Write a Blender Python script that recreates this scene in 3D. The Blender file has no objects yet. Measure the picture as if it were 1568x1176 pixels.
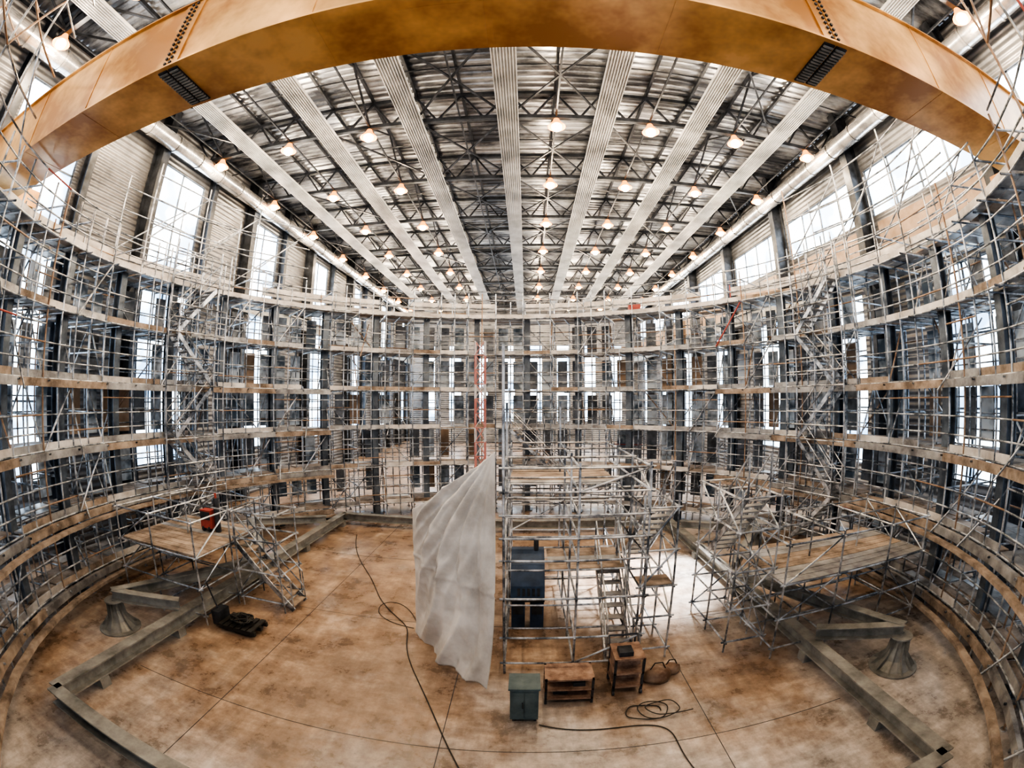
import bpy, math, random
from mathutils import Vector, Matrix, noise as mnoise
random.seed(7)
S = bpy.context.scene
H = 6.3
rad = math.radians

# ---------------------------------------------------------------- materials
def mat(name, c1, c2=None, rough=0.5, metal=0.0, scale=2.0, detail=6, bump=0.0, emis=None, es=0.0, lo=0.35, hi=0.65, stretch=None):
    m = bpy.data.materials.new(name); m.use_nodes = True
    nt = m.node_tree; N = nt.nodes; L = nt.links
    b = N['Principled BSDF']
    b.inputs['Roughness'].default_value = rough
    b.inputs['Metallic'].default_value = metal
    b.inputs['Base Color'].default_value = (*c1, 1)
    if c2 is not None:
        tc = N.new('ShaderNodeTexCoord'); mp = N.new('ShaderNodeMapping')
        L.new(tc.outputs['Object'], mp.inputs['Vector'])
        if stretch: mp.inputs['Scale'].default_value = stretch
        n = N.new('ShaderNodeTexNoise'); n.inputs['Scale'].default_value = scale
        n.inputs['Detail'].default_value = detail; n.inputs['Roughness'].default_value = 0.65
        L.new(mp.outputs['Vector'], n.inputs['Vector'])
        r = N.new('ShaderNodeValToRGB')
        r.color_ramp.elements[0].position = lo; r.color_ramp.elements[0].color = (*c1, 1)
        r.color_ramp.elements[1].position = hi; r.color_ramp.elements[1].color = (*c2, 1)
        L.new(n.outputs['Fac'], r.inputs['Fac']); L.new(r.outputs['Color'], b.inputs['Base Color'])
        if bump:
            bm = N.new('ShaderNodeBump'); bm.inputs['Strength'].default_value = bump
            bm.inputs['Distance'].default_value = 0.05
            L.new(n.outputs['Fac'], bm.inputs['Height']); L.new(bm.outputs['Normal'], b.inputs['Normal'])
    if emis:
        b.inputs['Emission Color'].default_value = (*emis, 1)
        b.inputs['Emission Strength'].default_value = es
    return m

M_galv = mat('galvanised_steel', (0.11,0.13,0.16), (0.68,0.72,0.78), 0.33, 0.6, 2.2, lo=.4, hi=.6)
M_rust = mat('rusty_tube', (0.20,0.12,0.08), (0.46,0.35,0.27), 0.5, 0.3, 3.0)
M_red = mat('red_paint', (0.30,0.05,0.045), (0.42,0.09,0.075), 0.5, 0.0, 4)
M_pink = mat('faded_red_paint', (0.45,0.16,0.14), (0.60,0.28,0.25), 0.5, 0.0, 4)
M_white = mat('white_paint', (0.5,0.5,0.5), (0.75,0.72,0.72), 0.4, 0.0, 4)
M_wood = mat('scaffold_plank_wood', (0.13,0.10,0.08), (0.45,0.375,0.315), 0.75, 0.0, 1.6, bump=0.2)
M_deck = mat('steel_deck', (0.16,0.16,0.17), (0.55,0.56,0.57), 0.45, 0.4, 1.2)
M_fascia = mat('pale_toe_board', (0.36,0.34,0.33), (0.78,0.77,0.76), 0.5, 0.1, 1.0)
M_ply = mat('plywood', (0.30,0.21,0.145), (0.50,0.38,0.29), 0.7, 0.0, 0.8)
M_worn = mat('worn_red_brown_board', (0.15,0.08,0.055), (0.42,0.29,0.22), 0.6, 0.0, 4)
M_dark = mat('dark_steel', (0.018,0.022,0.028), (0.075,0.085,0.105), 0.45, 0.4, 2)
M_grey = mat('grey_painted_steel', (0.16,0.165,0.16), (0.40,0.405,0.395), 0.42, 0.2, 1.5)
M_col = mat('bluegrey_column_steel', (0.055,0.07,0.095), (0.20,0.24,0.29), 0.42, 0.35, 1.2)
M_sheet = mat('translucent_sheeting', (0.14,0.19,0.25), (0.80,0.90,1.0), 0.5, 0.0, 0.75, detail=3, lo=.42, hi=.58)
M_clad = mat('inner_cladding_grey', (0.08,0.09,0.105), (0.34,0.37,0.41), 0.4, 0.3, 0.8)
M_black = mat('black_rubber', (0.015,0.015,0.015), (0.04,0.04,0.04), 0.5)
M_panel = mat('radiant_panel_white', (0.34,0.35,0.36), (0.66,0.67,0.68), 0.45, 0.2, 0.7)
M_duct = mat('spiral_duct', (0.35,0.36,0.38), (0.8,0.8,0.8), 0.25, 0.8, 1.5)
M_blue = mat('blue_machine_paint', (0.02,0.04,0.08), (0.05,0.09,0.17), 0.4, 0.2, 2)
M_teal = mat('teal_cabinet_paint', (0.07,0.11,0.13), (0.13,0.18,0.20), 0.45, 0.2, 3)
M_lamp = mat('lamp_bulb', (1,0.8,0.5), emis=(1.0,0.62,0.18), es=16)
M_refl_glow = mat('lamp_reflector_halo_glow', (0.30,0.12,0.03), rough=0.5, metal=0.0, emis=(1.0,0.32,0.04), es=2.6)  # reflector bell emits orange to imitate the glow halo around the bulb
M_orange = mat('crane_orange_paint', (0.44,0.205,0.065), (0.92,0.56,0.23), 0.28, 0.15, 0.38, detail=5, lo=.40, hi=.62)

def corrugated(name, c1, c2, axis, freq, rough, metal, nscale=0.35, lo=.35, hi=.65):
    m = mat(name, c1, c2, rough, metal, nscale, lo=lo, hi=hi)
    nt = m.node_tree; N = nt.nodes; L = nt.links; b = N['Principled BSDF']
    tc = N.new('ShaderNodeTexCoord')
    w = N.new('ShaderNodeTexWave'); w.bands_direction = axis; w.inputs['Scale'].default_value = freq
    L.new(tc.outputs['Object'], w.inputs['Vector'])
    bm = N.new('ShaderNodeBump'); bm.inputs['Strength'].default_value = 0.9; bm.inputs['Distance'].default_value = 0.06
    L.new(w.outputs['Fac'], bm.inputs['Height']); L.new(bm.outputs['Normal'], b.inputs['Normal'])
    return m
M_wall = corrugated('wall_cladding', (0.11,0.115,0.125), (0.34,0.345,0.36), 'Z', 1.1, 0.42, 0.4)
M_roof = mat('roof_deck_metal', (0.09,0.098,0.115), (0.56,0.59,0.64), 0.30, 0.6, 0.6, lo=.42, hi=.62, stretch=(0.5,1.0,1))

def window_mat():
    m = mat('window_glazing', (0.6,0.7,0.8), rough=0.2)
    nt = m.node_tree; N = nt.nodes; L = nt.links; b = N['Principled BSDF']
    tc = N.new('ShaderNodeTexCoord'); n = N.new('ShaderNodeTexNoise'); n.inputs['Scale'].default_value = 0.6
    L.new(tc.outputs['Object'], n.inputs['Vector'])
    r = N.new('ShaderNodeValToRGB')
    r.color_ramp.elements[0].position = .4; r.color_ramp.elements[0].color = (0.18,0.32,0.50,1)
    r.color_ramp.elements[1].position = .58; r.color_ramp.elements[1].color = (0.82,0.93,1,1)
    L.new(n.outputs['Fac'], r.inputs['Fac']); L.new(r.outputs['Color'], b.inputs['Emission Color'])
    b.inputs['Emission Strength'].default_value = 4.5
    return m
M_win = window_mat()

def floor_mat():
    m = bpy.data.materials.new('stained_concrete_floor'); m.use_nodes = True
    nt = m.node_tree; N = nt.nodes; L = nt.links; b = N['Principled BSDF']
    tc = N.new('ShaderNodeTexCoord')
    def nz(s, d, rg=0.65, dist=0.0, st=None, rot=.5):
        n = N.new('ShaderNodeTexNoise'); n.inputs['Scale'].default_value = s; n.inputs['Detail'].default_value = d
        n.inputs['Roughness'].default_value = rg; n.inputs['Distortion'].default_value = dist
        if st:
            mp = N.new('ShaderNodeMapping'); mp.inputs['Scale'].default_value = st; mp.inputs['Rotation'].default_value=(0,0,rot)
            L.new(tc.outputs['Object'], mp.inputs['Vector']); L.new(mp.outputs['Vector'], n.inputs['Vector'])
        else: L.new(tc.outputs['Object'], n.inputs['Vector'])
        return n
    a = nz(0.8, 9, 0.72, 0.0)
    r = N.new('ShaderNodeValToRGB'); e = r.color_ramp.elements
    e[0].position = 0.32; e[0].color = (0.14,0.098,0.07,1)
    e[1].position = 0.70; e[1].color = (0.54,0.435,0.35,1)
    x = e.new(0.46); x.color = (0.27,0.19,0.138,1)
    x = e.new(0.56); x.color = (0.38,0.283,0.212,1)
    L.new(a.outputs['Fac'], r.inputs['Fac'])
    c = nz(0.22, 5, 0.65)
    sx = N.new('ShaderNodeSeparateXYZ'); L.new(tc.outputs['Object'], sx.inputs[0])
    gy = N.new('ShaderNodeMapRange'); gy.inputs['From Min'].default_value=3; gy.inputs['From Max'].default_value=10
    gy.inputs['To Min'].default_value=.15; gy.inputs['To Max'].default_value=-.06; L.new(sx.outputs['Y'], gy.inputs['Value'])
    gx = N.new('ShaderNodeMapRange'); gx.inputs['From Min'].default_value=-4; gx.inputs['From Max'].default_value=8
    gx.inputs['To Min'].default_value=-.03; gx.inputs['To Max'].default_value=.12; L.new(sx.outputs['X'], gx.inputs['Value'])
    ad = N.new('ShaderNodeMath'); L.new(gy.outputs[0], ad.inputs[0]); L.new(gx.outputs[0], ad.inputs[1])
    ad2 = N.new('ShaderNodeMath'); L.new(ad.outputs[0], ad2.inputs[0]); L.new(c.outputs['Fac'], ad2.inputs[1])
    r2 = N.new('ShaderNodeValToRGB'); r2.color_ramp.elements[0].position = .48; r2.color_ramp.elements[1].position = .66
    L.new(ad2.outputs[0], r2.inputs['Fac'])
    g = N.new('ShaderNodeValToRGB'); g.color_ramp.elements[0].position = .34; g.color_ramp.elements[0].color = (0.19,0.17,0.158,1)
    g.color_ramp.elements[1].position = .62; g.color_ramp.elements[1].color = (0.60,0.565,0.545,1)
    L.new(a.outputs['Fac'], g.inputs['Fac'])
    mx = N.new('ShaderNodeMixRGB'); L.new(r2.outputs['Color'], mx.inputs['Fac'])
    L.new(r.outputs['Color'], mx.inputs['Color1']); L.new(g.outputs['Color'], mx.inputs['Color2'])
    f = nz(3.5, 9, .78); f2 = nz(1.6, 6, .7, 0, (0.22,2.4,1)); f3 = nz(1.3, 6, .7, 0, (2.4,.25,1), -.3)
    def ov(src, n, fac):
        o = N.new('ShaderNodeMixRGB'); o.blend_type='OVERLAY'; o.inputs['Fac'].default_value=fac
        L.new(src, o.inputs['Color1']); L.new(n.outputs['Fac'], o.inputs['Color2']); return o.outputs['Color']
    q = ov(mx.outputs['Color'], f, .6); q = ov(q, f2, .45); q = ov(q, f3, .45)
    L.new(q, b.inputs['Base Color'])
    rr = N.new('ShaderNodeMapRange'); rr.inputs['From Min'].default_value = .35; rr.inputs['From Max'].default_value = .65
    rr.inputs['To Min'].default_value = 0.2; rr.inputs['To Max'].default_value = 0.48
    L.new(a.outputs['Fac'], rr.inputs['Value']); L.new(rr.outputs['Result'], b.inputs['Roughness'])
    return m
M_floor = floor_mat()
M_tarp = mat('white_tarpaulin', (0.50,0.48,0.46), (0.84,0.83,0.82), 0.45, 0.0, 0.9)

# ---------------------------------------------------------------- mesh builder
class MB:
    def __init__(s): s.v=[]; s.f=[]; s.m=[]
    def tube(s,a,b,r,n=6,m=0,cap=False,r2=None):
        a=Vector(a); b=Vector(b); d=b-a
        if d.length<1e-6: return
        d.normalize(); r2 = r if r2 is None else r2
        u = d.cross(Vector((0,0,1)));
        if u.length<1e-3: u=Vector((1,0,0))
        u.normalize(); w=d.cross(u); i=len(s.v)
        for p,rr in ((a,r),(b,r2)):
            for k in range(n):
                t=2*math.pi*k/n; s.v.append(p+u*math.cos(t)*rr+w*math.sin(t)*rr)
        for k in range(n):
            s.f.append((i+k,i+(k+1)%n,i+n+(k+1)%n,i+n+k)); s.m.append(m)
        if cap:
            s.f.append(tuple(i+k for k in range(n-1,-1,-1))); s.m.append(m)
            s.f.append(tuple(i+n+k for k in range(n))); s.m.append(m)
    def beam(s,a,b,w,h,m=0,up=None,off=(0,0)):
        a=Vector(a); b=Vector(b); d=(b-a).normalized()
        up = Vector(up) if up is not None else Vector((0,0,1))
        if abs(d.dot(up))>0.999: up=Vector((0,1,0))
        sd=d.cross(up).normalized(); u=sd.cross(d).normalized()
        o=sd*off[0]+u*off[1]; i=len(s.v)
        for p in (a,b):
            for x,y in ((-1,-1),(1,-1),(1,1),(-1,1)):
                s.v.append(p+o+sd*(x*w/2)+u*(y*h/2))
        for q in ((0,1,5,4),(1,2,6,5),(2,3,7,6),(3,0,4,7),(3,2,1,0),(4,5,6,7)):
            s.f.append(tuple(i+k for k in q)); s.m.append(m)
    def ibeam(s,a,b,w,h,m=0,up=None,t=0.03):
        s.beam(a,b,w,t,m,up,(0,h/2-t/2)); s.beam(a,b,w,t,m,up,(0,-h/2+t/2)); s.beam(a,b,t,h-2*t,m,up)
    def box(s,x0,x1,y0,y1,z0,z1,m=0):
        i=len(s.v)
        for z in (z0,z1):
            for x,y in ((x0,y0),(x1,y0),(x1,y1),(x0,y1)): s.v.append(Vector((x,y,z)))
        for q in ((3,2,1,0),(4,5,6,7),(0,1,5,4),(1,2,6,5),(2,3,7,6),(3,0,4,7)):
            s.f.append(tuple(i+k for k in q)); s.m.append(m)
    def poly(s,pts,m=0):
        i=len(s.v); s.v+= [Vector(p) for p in pts]; s.f.append(tuple(range(i,i+len(pts)))); s.m.append(m)
    def revolve(s,c,prof,n=20,m=0):
        c=Vector(c); i=len(s.v)
        for r,z in prof:
            for k in range(n):
                t=2*math.pi*k/n; s.v.append(c+Vector((r*math.cos(t),r*math.sin(t),z)))
        for j in range(len(prof)-1):
            for k in range(n):
                s.f.append((i+j*n+k,i+j*n+(k+1)%n,i+(j+1)*n+(k+1)%n,i+(j+1)*n+k)); s.m.append(m)
    def build(s,name,mats,parent=None,smooth=False):
        me=bpy.data.meshes.new(name); me.from_pydata([tuple(v) for v in s.v],[],s.f); me.validate()
        for x in mats: me.materials.append(x)
        if len(me.polygons)==len(s.m): me.polygons.foreach_set('material_index',s.m)
        if smooth: me.polygons.foreach_set('use_smooth',[True]*len(me.polygons))
        o=bpy.data.objects.new(name,me); S.collection.objects.link(o)
        if parent: o.parent=parent
        return o
def empty(name,loc=(0,0,0)):
    o=bpy.data.objects.new(name,None); S.collection.objects.link(o); o.empty_display_size=0.3; return o
def curve(name,pts,r,m,parent=None):
    cu=bpy.data.curves.new(name,'CURVE'); cu.dimensions='3D'; cu.bevel_depth=r; cu.bevel_resolution=2
    sp=cu.splines.new('NURBS'); sp.points.add(len(pts)-1); sp.order_u=4; sp.use_endpoint_u=True
    for p,q in zip(sp.points,pts): p.co=(*q,1)
    cu.materials.append(m); o=bpy.data.objects.new(name,cu); S.collection.objects.link(o)
    if parent: o.parent=parent
    return o

XL,XR=-17.8,16.4
Y0,Y1=-10.0,64.0
ZR=20.4
# ---------------------------------------------------------------- shell
mb=MB(); mb.box(XL-.3,XR+.3,Y0,Y1,-0.3,0.0); mb.build('floor',[M_floor])
mb=MB(); y=Y0; p=0.42
while y<Y1:
    prof=[(0,0),(0.15,0),(0.20,0.09),(0.37,0.09),(0.42,0)]
    for (a,za),(b,zb) in zip(prof,prof[1:]):
        mb.poly([(XL,y+a,ZR+za),(XR,y+a,ZR+za),(XR,y+b,ZR+zb),(XL,y+b,ZR+zb)])
    y+=p
mb.box(XL-.3,XR+.3,Y0,Y1,ZR+.2,ZR+.4)
mb.build('ceiling',[M_roof])

def wall_side(name,x,sgn,wins):
    mb=MB(); t=0.25
    xa,xb=(x-t,x) if sgn<0 else (x,x+t)
    ys=sorted(set([Y0,Y1]+[w[0] for w in wins]+[w[1] for w in wins]))
    for a,b in zip(ys,ys[1:]):
        mid=(a+b)/2; ops=sorted([(w[2],w[3]) for w in wins if w[0]<=mid<=w[1]])
        z=0
        for o in ops:
            if o[0]>z: mb.box(xa,xb,a,b,z,o[0])
            z=o[1]
        mb.box(xa,xb,a,b,z,ZR)
    return mb.build(name,[M_wall])
wl=[]
for k in range(-1,7):
    c=7.4+9*k
    wl.append((c-1.9,c+1.9,3.0,17.9))
WLo=wall_side('wall_left',XL,-1,wl)
wr=[]
yy=-8.0
while yy<62:
    wr.append((yy,yy+7.2,14.6,17.0)); wr.append((yy+1.0,yy+4.0,3.0,11.2)); yy+=8.0
WRo=wall_side('wall_right',XR,1,wr)
cnt=0
def window(x,sgn,w):
    global cnt; cnt+=1
    mb=MB(); y0,y1,z0,z1=w; xp=x+sgn*0.12
    mb.poly([(xp,y0,z0),(xp,y1,z0),(xp,y1,z1),(xp,y0,z1)],0)
    n=max(2,round((y1-y0)/1.9))
    for i in range(n+1):
        y=y0+(y1-y0)*i/n; mb.box(xp-.05,xp+.05,max(y0,y-.05),min(y1,y+.05),z0,z1,1)
    m=max(1,round((z1-z0)/3.2))
    for i in range(m+1):
        z=z0+(z1-z0)*i/m; mb.box(xp-.05,xp+.05,y0,y1,max(z0,z-.04),min(z1,z+.04),1)
    mb.build('window_%d'%cnt,[M_win,M_col])
for w in wl: window(XL,-1,w)
for w in wr: window(XR,1,w)
mb=MB(); x=XL
ends=[(-15+3.9*i,-15+3.9*i+1.7) for i in range(8)]
for a,b in ends:
    mb.box(x,a,Y1,Y1+.25,0,ZR); mb.box(a,b,Y1,Y1+.25,0,3); mb.box(a,b,Y1,Y1+.25,14,ZR); x=b
mb.box(x,XR,Y1,Y1+.25,0,ZR); mb.build('wall_far',[M_wall])
for a,b in ends:
    cnt+=1; mb=MB(); mb.poly([(a,Y1+.12,3),(b,Y1+.12,3),(b,Y1+.12,14),(a,Y1+.12,14)])
    for z in (3,5.7,8.5,11.2,14): mb.box(a,b,Y1+.05,Y1+.2,z-.06,z+.06,1)
    mb.build('window_%d'%cnt,[M_win,M_col])

mb=MB()
for k in range(-1,7):
    y=4.9+9*k; mb.ibeam((XL+.45,y,0),(XL+.45,y,ZR),0.5,0.8,0,up=(1,0,0),t=.06)
    y2=9.8+9*k
    mb.ibeam((XL+.3,y2,0),(XL+.3,y2,ZR),0.35,0.5,0,up=(1,0,0),t=.05)
mb.build('columns',[M_dark],WLo)
mb=MB(); y=-8.4
while y<63:
    mb.ibeam((XR-.45,y,0),(XR-.45,y,ZR),0.5,0.8,0,up=(1,0,0),t=.06); y+=8
mb.build('columns',[M_dark],WRo)
for nm,x,par in (('left',XL+1.0,WLo),('right',XR-1.0,WRo)):
    mb=MB(); mb.ibeam((x,Y0,11.75),(x,Y1,11.75),0.45,0.8,0,t=.05); mb.beam((x,Y0,12.2),(x,Y1,12.2),.08,.1,0)
    y=-8.4 if nm=='right' else -4.1
    st=8 if nm=='right' else 9
    while y<63:
        mb.beam((x,y,11.3),(x+(1 if nm=='right' else -1)*.6,y,10.7),.3,.5,0); y+=st
    mb.build('crane_runway',[M_grey],par)
mb=MB(); y=-8
while y<60:
    mb.box(XR-.10,XR-.02,y,y+6.9,12.3,14.2,0); y+=8
mb.build('plywood_panels',[M_ply],WRo)
for nm,x in (('left',XL+1.3),('right',XR-1.2)):
    mb=MB(); y=Y0
    while y<62:
        mb.tube((x,y,18.25),(x,y+1.9,18.25),.42,16,0); mb.tube((x,y+1.9,18.25),(x,y+2.0,18.25),.46,16,0); y+=2.0
    mb.build('ventilation_duct',[M_duct],smooth=True)

# ---------------------------------------------------------------- roof structure
HC=12.3; SP=4.28; XC=-0.7
rf=empty('roof_trusses'); mb=MB()
ys=[11.1+5.9*k for k in range(-3,9)]
for y in ys:
    zb,zt=18.75,20.2
    mb.beam((XL+.1,y,zb),(XR-.1,y,zb),.20,.20); mb.beam((XL+.1,y,zt),(XR-.1,y,zt),.18,.18)
    n=16
    for i in range(n):
        a=XL+(XR-XL)*i/n; b=XL+(XR-XL)*(i+1)/n; c=(a+b)/2
        mb.beam((a,y,zt),(c,y,zb),.09,.09); mb.beam((c,y,zb),(b,y,zt),.09,.09)
for i in range(17):
    x=XL+(XR-XL)*i/16
    mb.beam((x,Y0,20.3),(x,Y1,20.3),.12,.16)
    if i%2==1: mb.beam((x,Y0,18.75),(x,Y1,18.75),.07,.07)
for j,(a,b) in enumerate(zip(ys,ys[1:])):
    for i in range(8):
        x0=XC-4*SP+SP*i; x1=x0+SP
        if (i+j)%3==0 or i in (3,4):
            mb.beam((x0,a,18.8),(x1,b,18.8),.08,.08)
            if i in (3,4): mb.beam((x1,a,18.8),(x0,b,18.8),.08,.08)
        xm=(x0+x1)/2; ym=(a+b)/2
        if i%2==0:
            mb.beam((xm,a,18.75),(xm,ym,20.2),.08,.08); mb.beam((xm,ym,20.2),(xm,b,18.75),.08,.08)
    mb.beam((XL+.5,(a+b)/2,19.4),(XR-.5,(a+b)/2,19.4),.05,.05)
mb.build('truss_steel',[M_dark],rf)

pn=empty('radiant_ceiling_panels'); mb=MB()
for k in range(-3,4):
    x=XC+SP*k; w=.90
    mb.box(x-w/2,x+w/2,Y0,Y1,18.60,18.66)
    for i in range(9):
        xx=x-w/2+w*i/8; mb.box(xx-.018,xx+.018,Y0,Y1,18.52,18.61)
mb.build('panels',[M_panel],pn)

lp=empty('high_bay_lamps'); mb=MB()
rows=[17-5.9*3+5.9*k for k in range(0,11)]
for y in rows:
    for i in range(8):
        x=XC-4*SP+SP*(i+.5)
        if i==3: continue
        z=18.25
        mb.revolve((x,y,z),[(0.04,.40),(0.12,.38),(0.18,.22),(0.33,0.02),(0.40,-.06)],16,0)
        mb.revolve((x,y,z),[(0.001,-.28),(0.14,-.24),(0.23,-.13),(0.24,0),(0.14,.10),(0.001,.13)],14,1)
        mb.tube((x,y,z+.4),(x,y,18.75),.015,5,2)
        L=bpy.data.lights.new('lamp_light','POINT'); L.energy=400; L.color=(1,0.78,0.53); L.shadow_soft_size=.2
        lo=bpy.data.objects.new('lamp_light',L); lo.location=(x,y,z-.75); S.collection.objects.link(lo); lo.parent=lp
mb.build('lamp_bodies',[M_refl_glow,M_lamp,M_dark],lp,smooth=True)

# ---------------------------------------------------------------- bridge crane
cr=empty('overhead_crane_girder'); mb=MB()
yn,yf,zb,zt=4.55,6.0,12.35,14.35
mb.box(XL+1.1,XR-1.1,yn+.08,yf-.08,zb+.04,zt-.04,0)
mb.box(XL+1.1,XR-1.1,yn,yf,zb,zb+.05,0); mb.box(XL+1.1,XR-1.1,yn,yf,zt-.05,zt,0)
for x in (-6.6,5.5):
    for d in (-.14,.14):
        mb.box(x+d-.12,x+d+.12,yn+.04,yn+.09,zb+.06,zt-.06,0)
        mb.box(x+d-.12,x+d+.12,yn+.1,yf-.1,zb-.03,zb,1)
        for j in range(14):
            z=zb+.12+(zt-zb-.24)*j/13; mb.tube((x+d*.5,yn+.05,z),(x+d*.5,yn+.0,z),.035,6,1,True)
        for j in range(14):
            yy=yn+.18+(yf-yn-.36)*j/13; mb.beam((x+d-.11,yy,zb-.04),(x+d+.11,yy,zb-.04),.045,.04,2)
for x in (-12.5,-9.5,-3.4,-.5,2.4,8.6,11.6):
    mb.box(x-.015,x+.015,yn+.06,yn+.085,zb+.05,zt-.05,0)
    mb.box(x-.02,x+.02,yn+.02,yf-.02,zb-.008,zb,0)
for x in (XL+1.2,XR-1.2):
    mb.box(x-.25,x+.25,yn-1.3,yf+1.3,12.5,13.1,0)
    for yy in (yn-.9,yf+.9): mb.tube((x-.1,yy,12.52),(x+.1,yy,12.52),.25,16,1,True)
mb.box(-2.0,-.6,yn+.3,yf-.1,zb-.012,zb,0)
mb.build('girder_steel',[M_orange,M_dark,M_grey],cr)

# ---------------------------------------------------------------- ring scaffold
CX,CY=-0.9,11.3
def rp(R,a,z): return Vector((CX+R*math.sin(a),CY+R*math.cos(a),z))
NB=54; DA=2*math.pi/NB
RR=[12.9,13.8,15.0]
LV=[0.7,2.7,4.7,6.7,8.7,10.7]
TR=0.032
ring=empty('ring_scaffold')
tb=MB(); dk=MB()
def az(i): return (i+.5)*DA
def rel(a):
    a=(a+math.pi)%(2*math.pi)-math.pi; return a
def rm(p=.09): return 1 if random.random()<p else (2 if random.random()<.008 else 0)
for i in range(NB):
    a=az(i); an=az(i+1); am=a+DA/2; ar=math.degrees(rel(a))
    hi1 = 62<abs(ar)<100; hi2 = 126<abs(ar)<152
    top = (15.2 if hi1 and i%2==0 else (17.2 if hi2 else 12.1))
    for j,R in enumerate(RR):
        t=top if j!=1 else 10.9
        tb.tube(rp(R,a,0.03),rp(R,a,t),TR,6,rm())
        tb.tube(rp(R,a,0),rp(R,a,.03),.09,6,0)
        if j!=1 and random.random()<.75:
            tb.tube(rp(R,am,0.03),rp(R,am,random.choice([6.9,8.9,12.1,12.1])),TR,6,rm())
        for L in LV:
            if j!=1 or L>1: tb.tube(rp(R,a,L),rp(R,an,L),TR,6,0)
            if j!=1:
                for dz in (.5,1.0):
                    tb.tube(rp(R,a,L+dz),rp(R,an,L+dz),TR*.85,6,rm())
                if random.random()<.6: tb.tube(rp(R,a,L+1.5),rp(R,an,L+1.5),TR*.85,6,rm())
            else:
                if random.random()<.4: tb.tube(rp(R,a,L+1.1),rp(R,an,L+1.1),TR*.85,6,rm())
        if hi1 and j!=1 and i%2==0:
            for z in (12.7,13.7,14.7): tb.tube(rp(R,a,z),rp(R,az(i+2),z),TR,6,0)
            tb.tube(rp(R,a,12.0),rp(R,az(i+2),14.7),TR,6,0)
        if hi2 and j!=1:
            for z in (12.9,14.2,15.6,16.9): tb.tube(rp(R,a,z),rp(R,an,z),TR,6,rm(.3))
            if i%2: tb.tube(rp(R,a,12.9),rp(R,an,15.6),TR,6,1)
            else: tb.tube(rp(R,an,11.5),rp(R,a,14.2),TR,6,0)
    for k,L in enumerate(LV):
        tb.tube(rp(RR[0]-.3,a,L-.06),rp(RR[-1]+.2,a,L-.06),TR,6,0)
        tb.tube(rp(RR[0],am,L-.06),rp(RR[-1],am,L-.06),TR,6,0)
        if random.random()<.6: tb.tube(rp(RR[0],a,L+1),rp(RR[-1],a,L+1),TR,6,0)
        zt2=L+2
        if k<5:
            if random.random()<.16: tb.tube(rp(RR[0]-.05,a,L),rp(RR[0]-.05,an,zt2),TR,6,rm())
            q=random.random()
            if q<.16: tb.tube(rp(RR[2]+.05,a,L),rp(RR[2]+.05,an,zt2),TR,6,rm())
            elif q<.32: tb.tube(rp(RR[2]+.05,an,L),rp(RR[2]+.05,a,zt2),TR,6,rm())
            if random.random()<.35: tb.tube(rp(RR[0],a,L),rp(RR[1],a,zt2),TR,6,rm())
            if random.random()<.35: tb.tube(rp(RR[2],a,L),rp(RR[1],a,zt2),TR,6,rm())
            if random.random()<.14:
                tb.tube(rp(RR[0]-.5,a,L-.3),rp(RR[1],am,zt2-.4),TR*.9,6,rm())
        for (r0,r1) in ((12.95,13.3),(13.33,13.75),(13.85,14.35),(14.38,14.95)):
            if random.random()<.12: continue
            m=0 if random.random()<(.65 if L<5 else .3) else 1
            z0,z1=L,L+.05
            i0=len(dk.v)
            for z in (z0,z1):
                dk.v+= [rp(r0,a+.004,z),rp(r0,an-.004,z),rp(r1,an-.004,z),rp(r1,a+.004,z)]
            for q in ((3,2,1,0),(4,5,6,7),(0,1,5,4),(1,2,6,5),(2,3,7,6),(3,0,4,7)):
                dk.f.append(tuple(i0+x for x in q)); dk.m.append(m)
        if random.random()<.85:
            dk.beam(rp(12.93,a,L+.12),rp(12.93,an,L+.12),.03,.20,random.choice([0,1,2]) if L<10 else 2)
        if 45<abs(ar)<150 and L<7:
            dk.beam(rp(12.72,a,L-.12),rp(12.72,an,L-.12),.12,.22,0 if (i//3+k)%2 else 1)
            if L<3: dk.beam(rp(12.35,a,L-.25),rp(12.35,an,L-.25),.20,.10,0)
    if random.random()<.85: dk.beam(rp(15.05,a,11.75),rp(15.05,an,11.75),.04,.45,2)
    if random.random()<.6: dk.beam(rp(15.08,a,11.2),rp(15.08,an,11.2),.04,.45,random.choice([2,0,1]))
tb.build('tubes',[M_galv,M_rust,M_red],ring,True)
dk.build('decks',[M_wood,M_deck,M_fascia],ring)
sh=MB()
for i in range(NB*2):
    a=DA*i/2+DA/2; an=a+DA/2
    for k,L in enumerate([0.9]+LV[1:5]):
        q=random.random(); zz=L+.15; ze=L+1.8
        pr=.44 if k>=2 else .30
        if q<pr: m=0
        elif q<pr+.05: m=1
        elif q<pr+.33: m=2
        else: continue
        sh.poly([rp(15.12,a+.01,zz),rp(15.12,an-.01,zz),rp(15.12,an-.01,ze),rp(15.12,a+.01,ze)],m)
sh.build('sheeting',[M_sheet,M_ply,M_clad],ring)

mb=MB()
NC=30
for i in range(NC):
    a=(i+.35)*2*math.pi/NC; n=(math.sin(a),math.cos(a),0)
    p=rp(13.55,a,0)
    if abs(math.degrees(rel(a)))>165: continue
    mb.ibeam(p,p+Vector((0,0,10.9)),.30,.36,0,up=n,t=.04)
    mb.beam(p,p+Vector((0,0,.05)),.6,.6,0,up=n)
mb.build('support_columns',[M_col],ring)

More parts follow.
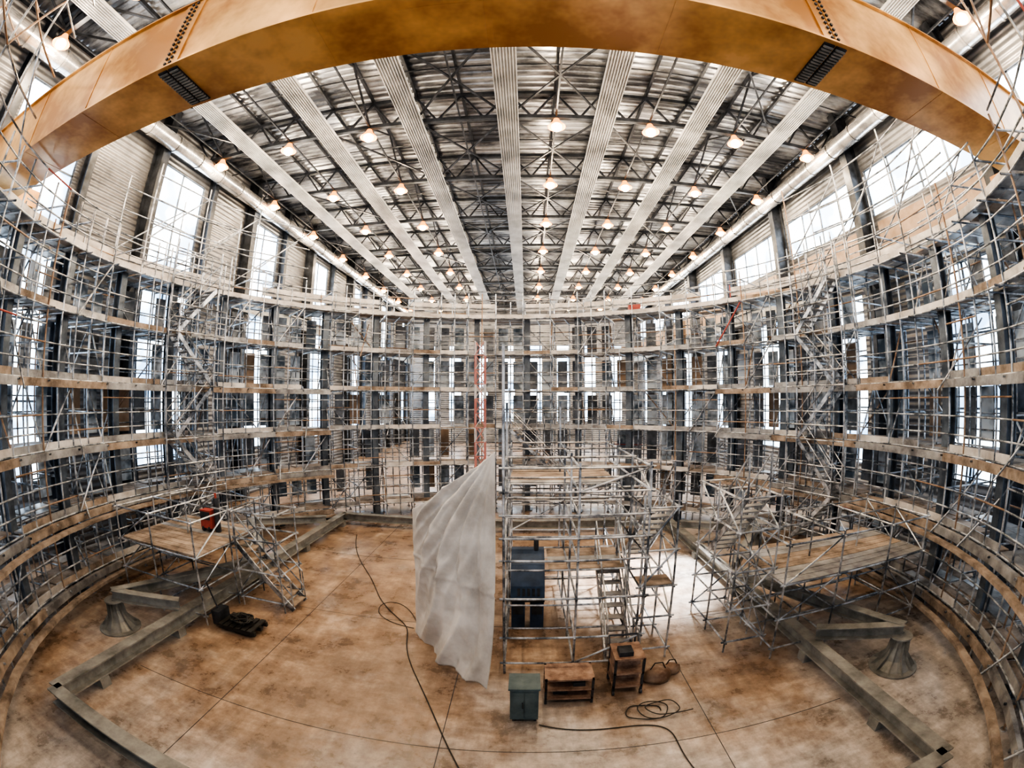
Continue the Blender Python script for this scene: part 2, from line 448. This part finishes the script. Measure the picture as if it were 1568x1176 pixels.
def stair(mb,a,b,w,m_tread=1,rail=True):
    a=Vector(a); b=Vector(b); d=b-a; h=Vector((d.x,d.y,0)).normalized(); sd=Vector((-h.y,h.x,0))
    for s in (-1,1):
        mb.beam(a+sd*s*w/2,b+sd*s*w/2,.04,.16,0)
        if rail:
            for hz in (.5,1.0): mb.tube(a+sd*s*w/2+Vector((0,0,hz)),b+sd*s*w/2+Vector((0,0,hz)),.022,6,0)
            for t in (0,.5,1):
                p=a.lerp(b,t)+sd*s*w/2; mb.tube(p,p+Vector((0,0,1)),.022,6,0)
    n=max(3,int(abs(d.z)/.2))
    for i in range(n):
        p=a.lerp(b,(i+.5)/n); mb.beam(p-sd*w/2,p+sd*w/2,.24,.03,m_tread)
mb=MB()
for a0 in (rad(-78),rad(76)):
    for k in range(5):
        s=1 if k%2==0 else -1; da=rad(4.5)
        stair(mb,rp(12.45,a0-da*s,LV[k]),rp(12.45,a0+da*s,LV[k+1]),.7,1)
    stair(mb,rp(12.45,a0+rad(8),0.02),rp(12.45,a0+rad(4.5),LV[0]),.7,1)
    for da in (-7,-4.5,0,4.5,7):
        for R in (12.05,12.85):
            mb.tube(rp(R,a0+rad(da),0),rp(R,a0+rad(da),12.2),.03,6,0)
    for L in LV:
        for dz in (0,.55,1.05): mb.tube(rp(12.05,a0-rad(7),L+dz),rp(12.05,a0+rad(7),L+dz),.028,6,0)
stair(mb,rp(12.3,rad(13.5),2.0),rp(12.3,rad(.5),4.7),.8,2)
for d in (-1,4,9,14): mb.tube(rp(11.9,rad(d),0),rp(11.9,rad(d),5.6),.03,6,0)
for z in (.7,2.7,4.7,5.6): mb.tube(rp(11.9,rad(-1),z),rp(11.9,rad(14),z),.03,6,0)
mb.build('scaffold_stairs',[M_galv,M_deck,M_wood],ring)

# ---------------------------------------------------------------- floor frame
fr=empty('floor_beam_frame'); mb=MB()
z=.42
XA,XB,YA,YB=-9.0,6.78,3.65,20.4
c=[(XA,YA),(XA,YB),(XB,YB),(XB,3.1)]
for (a,b) in ((0,1),(1,2),(2,3),(3,0)):
    mb.ibeam((*c[a],z),(*c[b],z),.34,.36,0,t=.035)
for x,apx,apy in ((XA,-10.8,7.3),(XB,8.6,6.6)):
    s=-1 if x<0 else 1
    for y in (5,8,12.3,16,20):
        mb.box(x-.2,x+.2,y-.15,y+.15,0,z-.18,0)
    ap=(apx,apy,1.0)
    mb.ibeam(ap,(x+s*.1,8.4 if s<0 else 8.0,.75),.28,.3,0,t=.03); mb.ibeam(ap,(x+s*.1,12.3,.75),.28,.3,0,t=.03)
    ap2=(x+s*2.6,16.0,1.0)
    mb.ibeam(ap2,(x+s*.1,13.0,.75),.28,.3,0,t=.03); mb.ibeam(ap2,(x+s*.1,18.5,.75),.28,.3,0,t=.03)
mb.build('beams',[M_grey],fr)
def pedestal(x,y,h=.85):
    mb=MB(); n=10
    for k in range(n):
        t=2*math.pi*k/n
        v=Vector((math.cos(t),math.sin(t),0))
        mb.poly([Vector((x,y,.03))+v*.62,Vector((x,y,.03))+v*.1,Vector((x,y,h))+v*.1,Vector((x,y,h))+v*.26,Vector((x,y,h*.45))+v*.32],0)
    mb.revolve((x,y,0),[(0.001,0),(.66,0),(.66,.04),(.5,.05),(.3,.25),(.17,.55),(.16,h-.05),(.3,h-.04),(.3,h),(0.001,h)],24,0)
    mb.build('flared_pedestal',[M_grey])
pedestal(-10.8,7.3); pedestal(8.6,6.6); pedestal(-11.6,16.0); pedestal(9.38,16.0)

# ---------------------------------------------------------------- scaffold platform builder
def frame(mb,xs,ys,zs,top,deckz,dens=.5):
    for x in xs:
        for y in ys:
            mb.tube((x,y,0),(x,y,top),.028,6,0)
    for z in zs:
        for y in ys: mb.tube((xs[0]-.1,y,z),(xs[-1]+.1,y,z),.026,6,0)
        for x in xs: mb.tube((x,ys[0]-.1,z),(x,ys[-1]+.1,z),.026,6,0)
    for a,b in zip(xs,xs[1:]):
        for y in (ys[0],ys[-1]):
            for z0,z1 in zip(zs,zs[1:]):
                if random.random()<dens: mb.tube((a,y,z0),(b,y,z1),.024,6,0)
    for a,b in zip(ys,ys[1:]):
        for x in (xs[0],xs[-1]):
            for z0,z1 in zip(zs,zs[1:]):
                if random.random()<dens: mb.tube((x,a,z0),(x,b,z1),.024,6,0)
    for (x0,x1,y0,y1,z) in deckz:
        n=max(2,int((y1-y0)/.3))
        for i in range(n):
            ya=y0+(y1-y0)*i/n; mb.box(x0,x1,ya+.01,ya+(y1-y0)/n-.01,z,z+.05,1 if random.random()<.7 else 2)

tw=empty('scaffold_tower'); mb=MB()
frame(mb,[-.45,1.1,2.6],[8.9,10.6,12.4,14.2],[.3,1.0,2.0,2.9,3.4,3.9,4.4,4.9],5.0,
      [(-.45,2.6,12.4,14.2,3.9),(.6,2.6,10.7,12.3,1.95),(-.45,2.6,14.3,15.2,3.9)],.16)
mb.tube((-.45,8.9,0),(-.45,8.9,7.4),.03,6,0); mb.tube((-.45,10.6,0),(-.45,10.6,6.2),.03,6,0); mb.tube((1.1,14.2,0),(1.1,14.2,6.2),.03,6,0)
frame(mb,[2.6,3.4],[9.3,10.5,11.8],[.3,1.2,2.0,2.9,3.9],4.2,[(2.6,3.4,9.3,9.9,2.0)],.3)
stair(mb,(2.2,9.2,0.1),(2.2,11.6,2.0),.6,2); stair(mb,(3.0,11.6,2.0),(3.0,9.4,3.9),.6,2)
mb.build('tower_tubes',[M_galv,M_wood,M_deck],tw)

pl=empty('access_platform'); mb=MB()
frame(mb,[-12.0,-10.4,-8.6],[8.9,10.6,12.4],[.3,1.1,2.0,3.0],3.1,[(-12.0,-8.6,9.0,12.3,2.0)],.35)
stair(mb,(-6.7,11.2,0.05),(-8.6,11.2,2.0),.8,1)
frame(mb,[-8.4,-6.9],[10.6,11.8],[.3,1.2,2.2,3.0],3.1,[],.3)
mb.build('platform_tubes',[M_galv,M_wood,M_deck],pl)
pl=empty('access_platform'); mb=MB()
frame(mb,[5.9,7.6,9.4,11.0],[8.4,9.8,11.2],[.3,1.1,2.0,3.0],3.1,[(5.9,11.0,8.4,11.2,2.0)],.35)
frame(mb,[4.9,6.0],[9.1,10.4,11.6],[.3,1.2,2.2,3.2,4.0],4.2,[],.4)
stair(mb,(5.45,11.4,2.0),(5.45,9.3,4.0),.6,2)
mb.build('platform_tubes',[M_galv,M_wood,M_deck],pl)

# ---------------------------------------------------------------- tarpaulin
def tarp():
    P0=Vector((-.58,8.4,0)); P1=Vector((-2.8,10.6,0)); P2=Vector((-1.9,12.2,0))
    d=(P1-P0); n=Vector((-d.y,d.x,0)).normalized()
    if n.y>0: n=-n
    NU,NV=150,120; v=[]; f=[]
    for j in range(NV+1):
        t=j/NV
        for i in range(NU+1):
            w=i/NU*1.3
            u=min(w,1.0)
            top=5.3-1.75*u-0.10*math.sin(math.pi*u)
            bot=.03+.06*abs(math.sin(w*14))
            z=bot+(top-bot)*t
            p=P0+d*u
            if w>1: p=P1+(P2-P1)*((w-1)/.3)
            rr=math.hypot(u*3.0,(5.4-z)); ang=math.atan2(u*3.0,(5.4-z)+.01)
            amp=min(1,rr/1.6)*min(1,u*5)*min(1,(1-u)*4+.08)
            def crease(x):
                x=x-math.floor(x); return (1-abs(2*x-1))**1.5
            fold=.22*crease(ang*5.3+.35*math.sin(z*1.1))+.08*crease(ang*12+.2*math.sin(z*2.3)+.4)
            fold+=.20*mnoise.noise(Vector((u*2.2,z*.5,1.3)))+.07*mnoise.noise(Vector((u*6,z*1.5,4)))+.025*mnoise.noise(Vector((u*14,z*4,9)))
            fl=(1-t)**4*.3*(1-u*.6)
            seam=.02 if abs(z-2.35)<.05 else 0
            q=p+n*(fold*amp+fl+.12*math.sin(math.pi*t)*math.sin(math.pi*u)+seam); q.z=z
            v.append(q)
    for j in range(NV):
        for i in range(NU):
            a=j*(NU+1)+i; f.append((a,a+1,a+NU+2,a+NU+1))
    me=bpy.data.meshes.new('draped_tarpaulin'); me.from_pydata([tuple(x) for x in v],[],f)
    me.materials.append(M_tarp); me.polygons.foreach_set('use_smooth',[True]*len(f))
    o=bpy.data.objects.new('draped_tarpaulin',me); S.collection.objects.link(o)
    md=o.modifiers.new('s','SOLIDIFY'); md.thickness=.01
tarp()

mb=MB(); x,y,w=-.95,9.25,.10
for k in range(25):
    z0=k*.3; m=0 if k%2==0 else 1
    for a,b in ((-1,-1),(1,-1),(1,1),(-1,1)): mb.tube((x+a*w,y+b*w,z0),(x+a*w,y+b*w,z0+.3),.016,5,0 if k%3 else 1)
    mb.tube((x-w,y-w,z0),(x+w,y-w,z0+.3),.010,5,m); mb.tube((x+w,y+w,z0),(x-w,y+w,z0+.3),.010,5,0)
    mb.tube((x-w,y-w,z0),(x-w,y+w,z0+.3),.010,5,m); mb.tube((x-w,y-w,z0),(x+w,y-w,z0),.010,5,0)
mb.build('lattice_mast',[M_pink,M_white])

# ---------------------------------------------------------------- equipment
mb=MB()
def prism(x0,x1,prof,m):
    a=[(x0,p[0],p[1]) for p in prof]; b=[(x1,p[0],p[1]) for p in prof]
    mb.poly(a[::-1],m); mb.poly(b,m)
    for i in range(len(prof)):
        j=(i+1)%len(prof); mb.poly([a[i],a[j],b[j],b[i]],m)
prism(-.38,.52,[(11.0,1.0),(12.2,1.0),(12.2,2.1),(11.9,2.12),(11.4,1.85),(11.05,1.35)],0)
prism(-.36,-.0,[(11.05,.05),(11.6,.05),(11.6,.85),(11.05,.85)],0)
prism(.14,.5,[(11.05,.05),(11.6,.05),(11.6,.85),(11.05,.85)],0)
for x in (-.36,.46):
    for y in (11.65,12.12): mb.box(x,x+.06,y,y+.06,0,1.0,1)
mb.box(-.38,.52,11.0,12.2,.9,1.0,1)
for a in (-.32,.18): mb.box(a,a+.28,11.03,11.05,.5,.75,1)
for i in range(5): mb.box(-.2+i*.13,-.13+i*.13,11.0,11.02,1.08,1.3,1)
mb.tube((.3,11.9,2.1),(.3,11.9,2.4),.07,12,1,True)
mb.build('air_compressor',[M_blue,M_dark])
mb=MB(); mb.box(-.26,.28,7.1,7.6,.08,.86,0); mb.box(-.29,.31,7.07,7.63,.86,.9,0)
for a,b in ((-.22,7.14),(.2,7.14),(.2,7.52),(-.22,7.52)): mb.box(a,a+.05,b,b+.05,0,.08,1)
mb.box(-.22,.0,7.085,7.1,.14,.8,0); mb.box(.02,.24,7.085,7.1,.14,.8,0); mb.box(-.03,-.01,7.06,7.085,.4,.55,1)
mb.build('metal_cabinet',[M_teal,M_dark])
mb=MB(); x0,x1,y0,y1=.42,1.42,7.7,8.35
for z in (.12,.36,.62): mb.box(x0,x1,y0,y1,z,z+.04,0)
for a in (x0,x1-.05):
    for b in (y0,y1-.05): mb.box(a,a+.05,b,b+.05,0,.66,1)
mb.box(x0,x1,y1-.02,y1,.12,.62,0); mb.box(.6,.9,7.85,8.1,.16,.3,1); mb.box(1.0,1.25,7.8,8.05,.4,.5,1)
mb.build('wooden_shelf_workbench',[M_worn,M_dark])
mb=MB(); x0,x1,y0,y1=1.85,2.5,7.9,8.6
for z in (.2,.55,.92): mb.box(x0,x1,y0,y1,z,z+.05,0)
for a in (x0,x1-.05):
    for b in (y0,y1-.05): mb.box(a,a+.05,b,b+.05,.08,.95,1); mb.tube((a,b+.02,.06),(a+.05,b+.02,.06),.06,10,1,True)
mb.box(x0+.02,x1-.02,y0+.3,y1-.02,.25,.9,0); mb.box(x0+.1,x0+.4,y0+.1,y0+.4,.97,1.08,1)
mb.tube((x0,y1,.95),(x0,y1+.15,1.1),.02,6,1); mb.tube((x1,y1,.95),(x1,y1+.15,1.1),.02,6,1); mb.tube((x0,y1+.15,1.1),(x1,y1+.15,1.1),.02,6,1)
mb.build('tool_cart',[M_worn,M_dark])
for (bx,by,s) in ((2.95,8.35,.3),(3.35,8.6,.22)):
    mb=MB(); prof=[(.001,0),(s,0.0),(s*1.15,s*.4),(s*.9,s*.9),(s*.4,s*1.15),(.001,s*1.2)]
    mb.revolve((bx,by,0),prof,16,0)
    for v in mb.v: v.y=by+(v.y-by)*.65+.04*mnoise.noise(v*6); v.x+=.06*mnoise.noise(v*5)
    mb.tube((bx-s*.6,by,s),(bx-s*.3,by,s*1.6),.015,5,1); mb.tube((bx-s*.3,by,s*1.6),(bx+s*.3,by,s*1.6),.015,5,1); mb.tube((bx+s*.3,by,s*1.6),(bx+s*.6,by,s),.015,5,1)
    mb.build('tool_bag',[M_rust,M_black],smooth=True)
mb=MB(); cx,cy=-7.5,9.2
for i in range(6): mb.box(cx-.6+i*.2,cx-.6+i*.2+.14,cy-.4,cy+.4,.2,.24,0)
for b in (-.35,0,.3): mb.box(cx-.6,cx+.6,cy+b,cy+b+.08,.08,.2,0)
mb.box(cx-.9,cx-.62,cy-.25,cy+.25,.08,.5,1); mb.tube((cx-.8,cy,.4),(cx-1.0,cy-.1,1.25),.025,8,1)
mb.tube((cx-1.0,cy-.3,1.25),(cx-1.0,cy+.1,1.3),.02,8,1); mb.tube((cx-.75,cy-.1,.08),(cx-.75,cy+.1,.08),.08,10,1,True)
for s in (-.2,.2): mb.box(cx-.65,cx+.5,cy+s-.08,cy+s+.08,.05,.09,1)
o=mb.build('pallet_truck',[M_black,M_dark])
pts=[]
for k in range(70):
    t=k*.7; r=.22+.13*math.sin(k*1.7); pts.append((cx+r*math.cos(t)*1.3,cy+r*math.sin(t),.28+.10*math.sin(k*.9)**2+k*.001))
curve('cable_heap',pts,.02,M_black,o)
mb=MB(); x0,y0,z0=-9.9,11.2,2.05
mb.box(x0-.22,x0+.22,y0-.2,y0+.2,z0+.12,z0+.7,0); mb.box(x0-.2,x0+.2,y0-.22,y0-.2,z0+.4,z0+.65,1)
for a in (-.16,.1): mb.tube((x0+a,y0-.16,z0+.09),(x0+a+.06,y0-.16,z0+.09),.09,12,1,True); mb.tube((x0+a,y0+.16,z0+.09),(x0+a+.06,y0+.16,z0+.09),.09,12,1,True)
mb.tube((x0-.22,y0,z0+.7),(x0-.35,y0,z0+1.0),.02,6,1)
mb.tube((x0+.36,y0,z0),(x0+.36,y0,z0+1.1),.10,12,1,True); mb.tube((x0+.36,y0,z0+1.1),(x0+.36,y0,z0+1.25),.04,8,0,True)
mb.build('welding_set',[M_red,M_dark])
mb=MB(); p=rp(13.35,rad(30),10.76)
mb.box(p.x-.3,p.x+.3,p.y-.2,p.y+.2,p.z+.05,p.z+.5,0); mb.box(p.x-.33,p.x+.33,p.y-.23,p.y+.23,p.z,p.z+.06,1); mb.tube((p.x-.25,p.y,p.z+.6),(p.x+.25,p.y,p.z+.6),.03,8,1)
for a in (-.25,.25): mb.tube((p.x+a,p.y,p.z+.5),(p.x+a,p.y,p.z+.6),.03,8,1)
mb.build('red_toolbox',[M_red,M_dark])

curve('floor_cable',[(-7.7,18.8,.02),(-7,16.5,.02),(-5.2,14,.02),(-4.6,12.5,.02),(-3.6,11.3,.02),(-3.1,10.8,.02),(-3.0,9.6,.02),(-2.15,8.0,.02),(-1.6,6.8,.02),(-1.1,5.7,.02),(-.3,4.2,.02)],.014,M_black)
curve('floor_cable',[(.3,7.0,.02),(1.0,6.7,.02),(2.2,6.9,.02),(3.0,6.6,.02),(2.7,5.5,.02),(3.3,4.2,.02)],.012,M_black)
pts=[]
for k in range(34):
    t=k*.55; pts.append((2.3+.02*k+.45*math.cos(t)*(1+.2*math.sin(k)),7.2+.28*math.sin(t)*(1+.2*math.cos(k*1.3)),.02+.002*k))
curve('coiled_hose',pts,.012,M_black)
curve('floor_cable',[(-3,10.8,.02),(-4,11.0,.02),(-4.6,12,.02),(-3.9,12.6,.02),(-3.2,11.7,.02),(-2.9,10.9,.02)],.010,M_black)

mb=MB()
for x in (-6.2,-1.5,3.6):
    mb.box(x-.008,x+.008,2.0,22,0.0,.003)
for y in (6.2,11.2,16.2):
    mb.box(-8.8,6.6,y-.008,y+.008,0.0,.003)
mb.build('floor_joints',[M_dark])

def spot(name,loc,tgt,e,ang,col,size=.3):
    L=bpy.data.lights.new(name,'SPOT'); L.energy=e; L.spot_size=rad(ang); L.spot_blend=.7; L.color=col; L.shadow_soft_size=size
    o=bpy.data.objects.new(name,L); o.location=loc; d=Vector(tgt)-Vector(loc); o.rotation_euler=d.to_track_quat('-Z','Y').to_euler(); S.collection.objects.link(o); return o
spot('added_floor_spot',(6.0,17.5,8.0),(4.1,14.4,0),16000,42,(1,.98,.95))  # added spot without a fixture, brightens a patch of floor

W=bpy.data.worlds.new('World'); S.world=W; W.use_nodes=True
bg=W.node_tree.nodes['Background']; bg.inputs['Color'].default_value=(.86,.92,1,1); bg.inputs['Strength'].default_value=1.7

# ---------------------------------------------------------------- camera
cam=bpy.data.cameras.new('camera'); co=bpy.data.objects.new('camera',cam); S.collection.objects.link(co)
co.location=(0,0,H); co.rotation_euler=(rad(91.9),0,rad(1.78))
cam.sensor_fit='HORIZONTAL'; cam.sensor_width=36; cam.lens=13; cam.clip_end=300; cam.clip_start=.05
cam.type='PANO'
for tgt in (cam, getattr(cam,'cycles',None)):
    if tgt is None: continue
    for k,v in (('panorama_type','FISHEYE_LENS_POLYNOMIAL'),('fisheye_fov',rad(200)),('fisheye_polynomial_k0',0.0),('fisheye_polynomial_k1',-1/15.67),('fisheye_polynomial_k2',0.0),('fisheye_polynomial_k3',0.0),('fisheye_polynomial_k4',0.0)):
        try: setattr(tgt,k,v)
        except Exception as ex: print('cam',k,ex)
S.camera=co
try:
    S.view_settings.view_transform='AgX'; S.view_settings.look='AgX - High Contrast'; S.view_settings.exposure=0.35
except Exception as ex: print(ex)
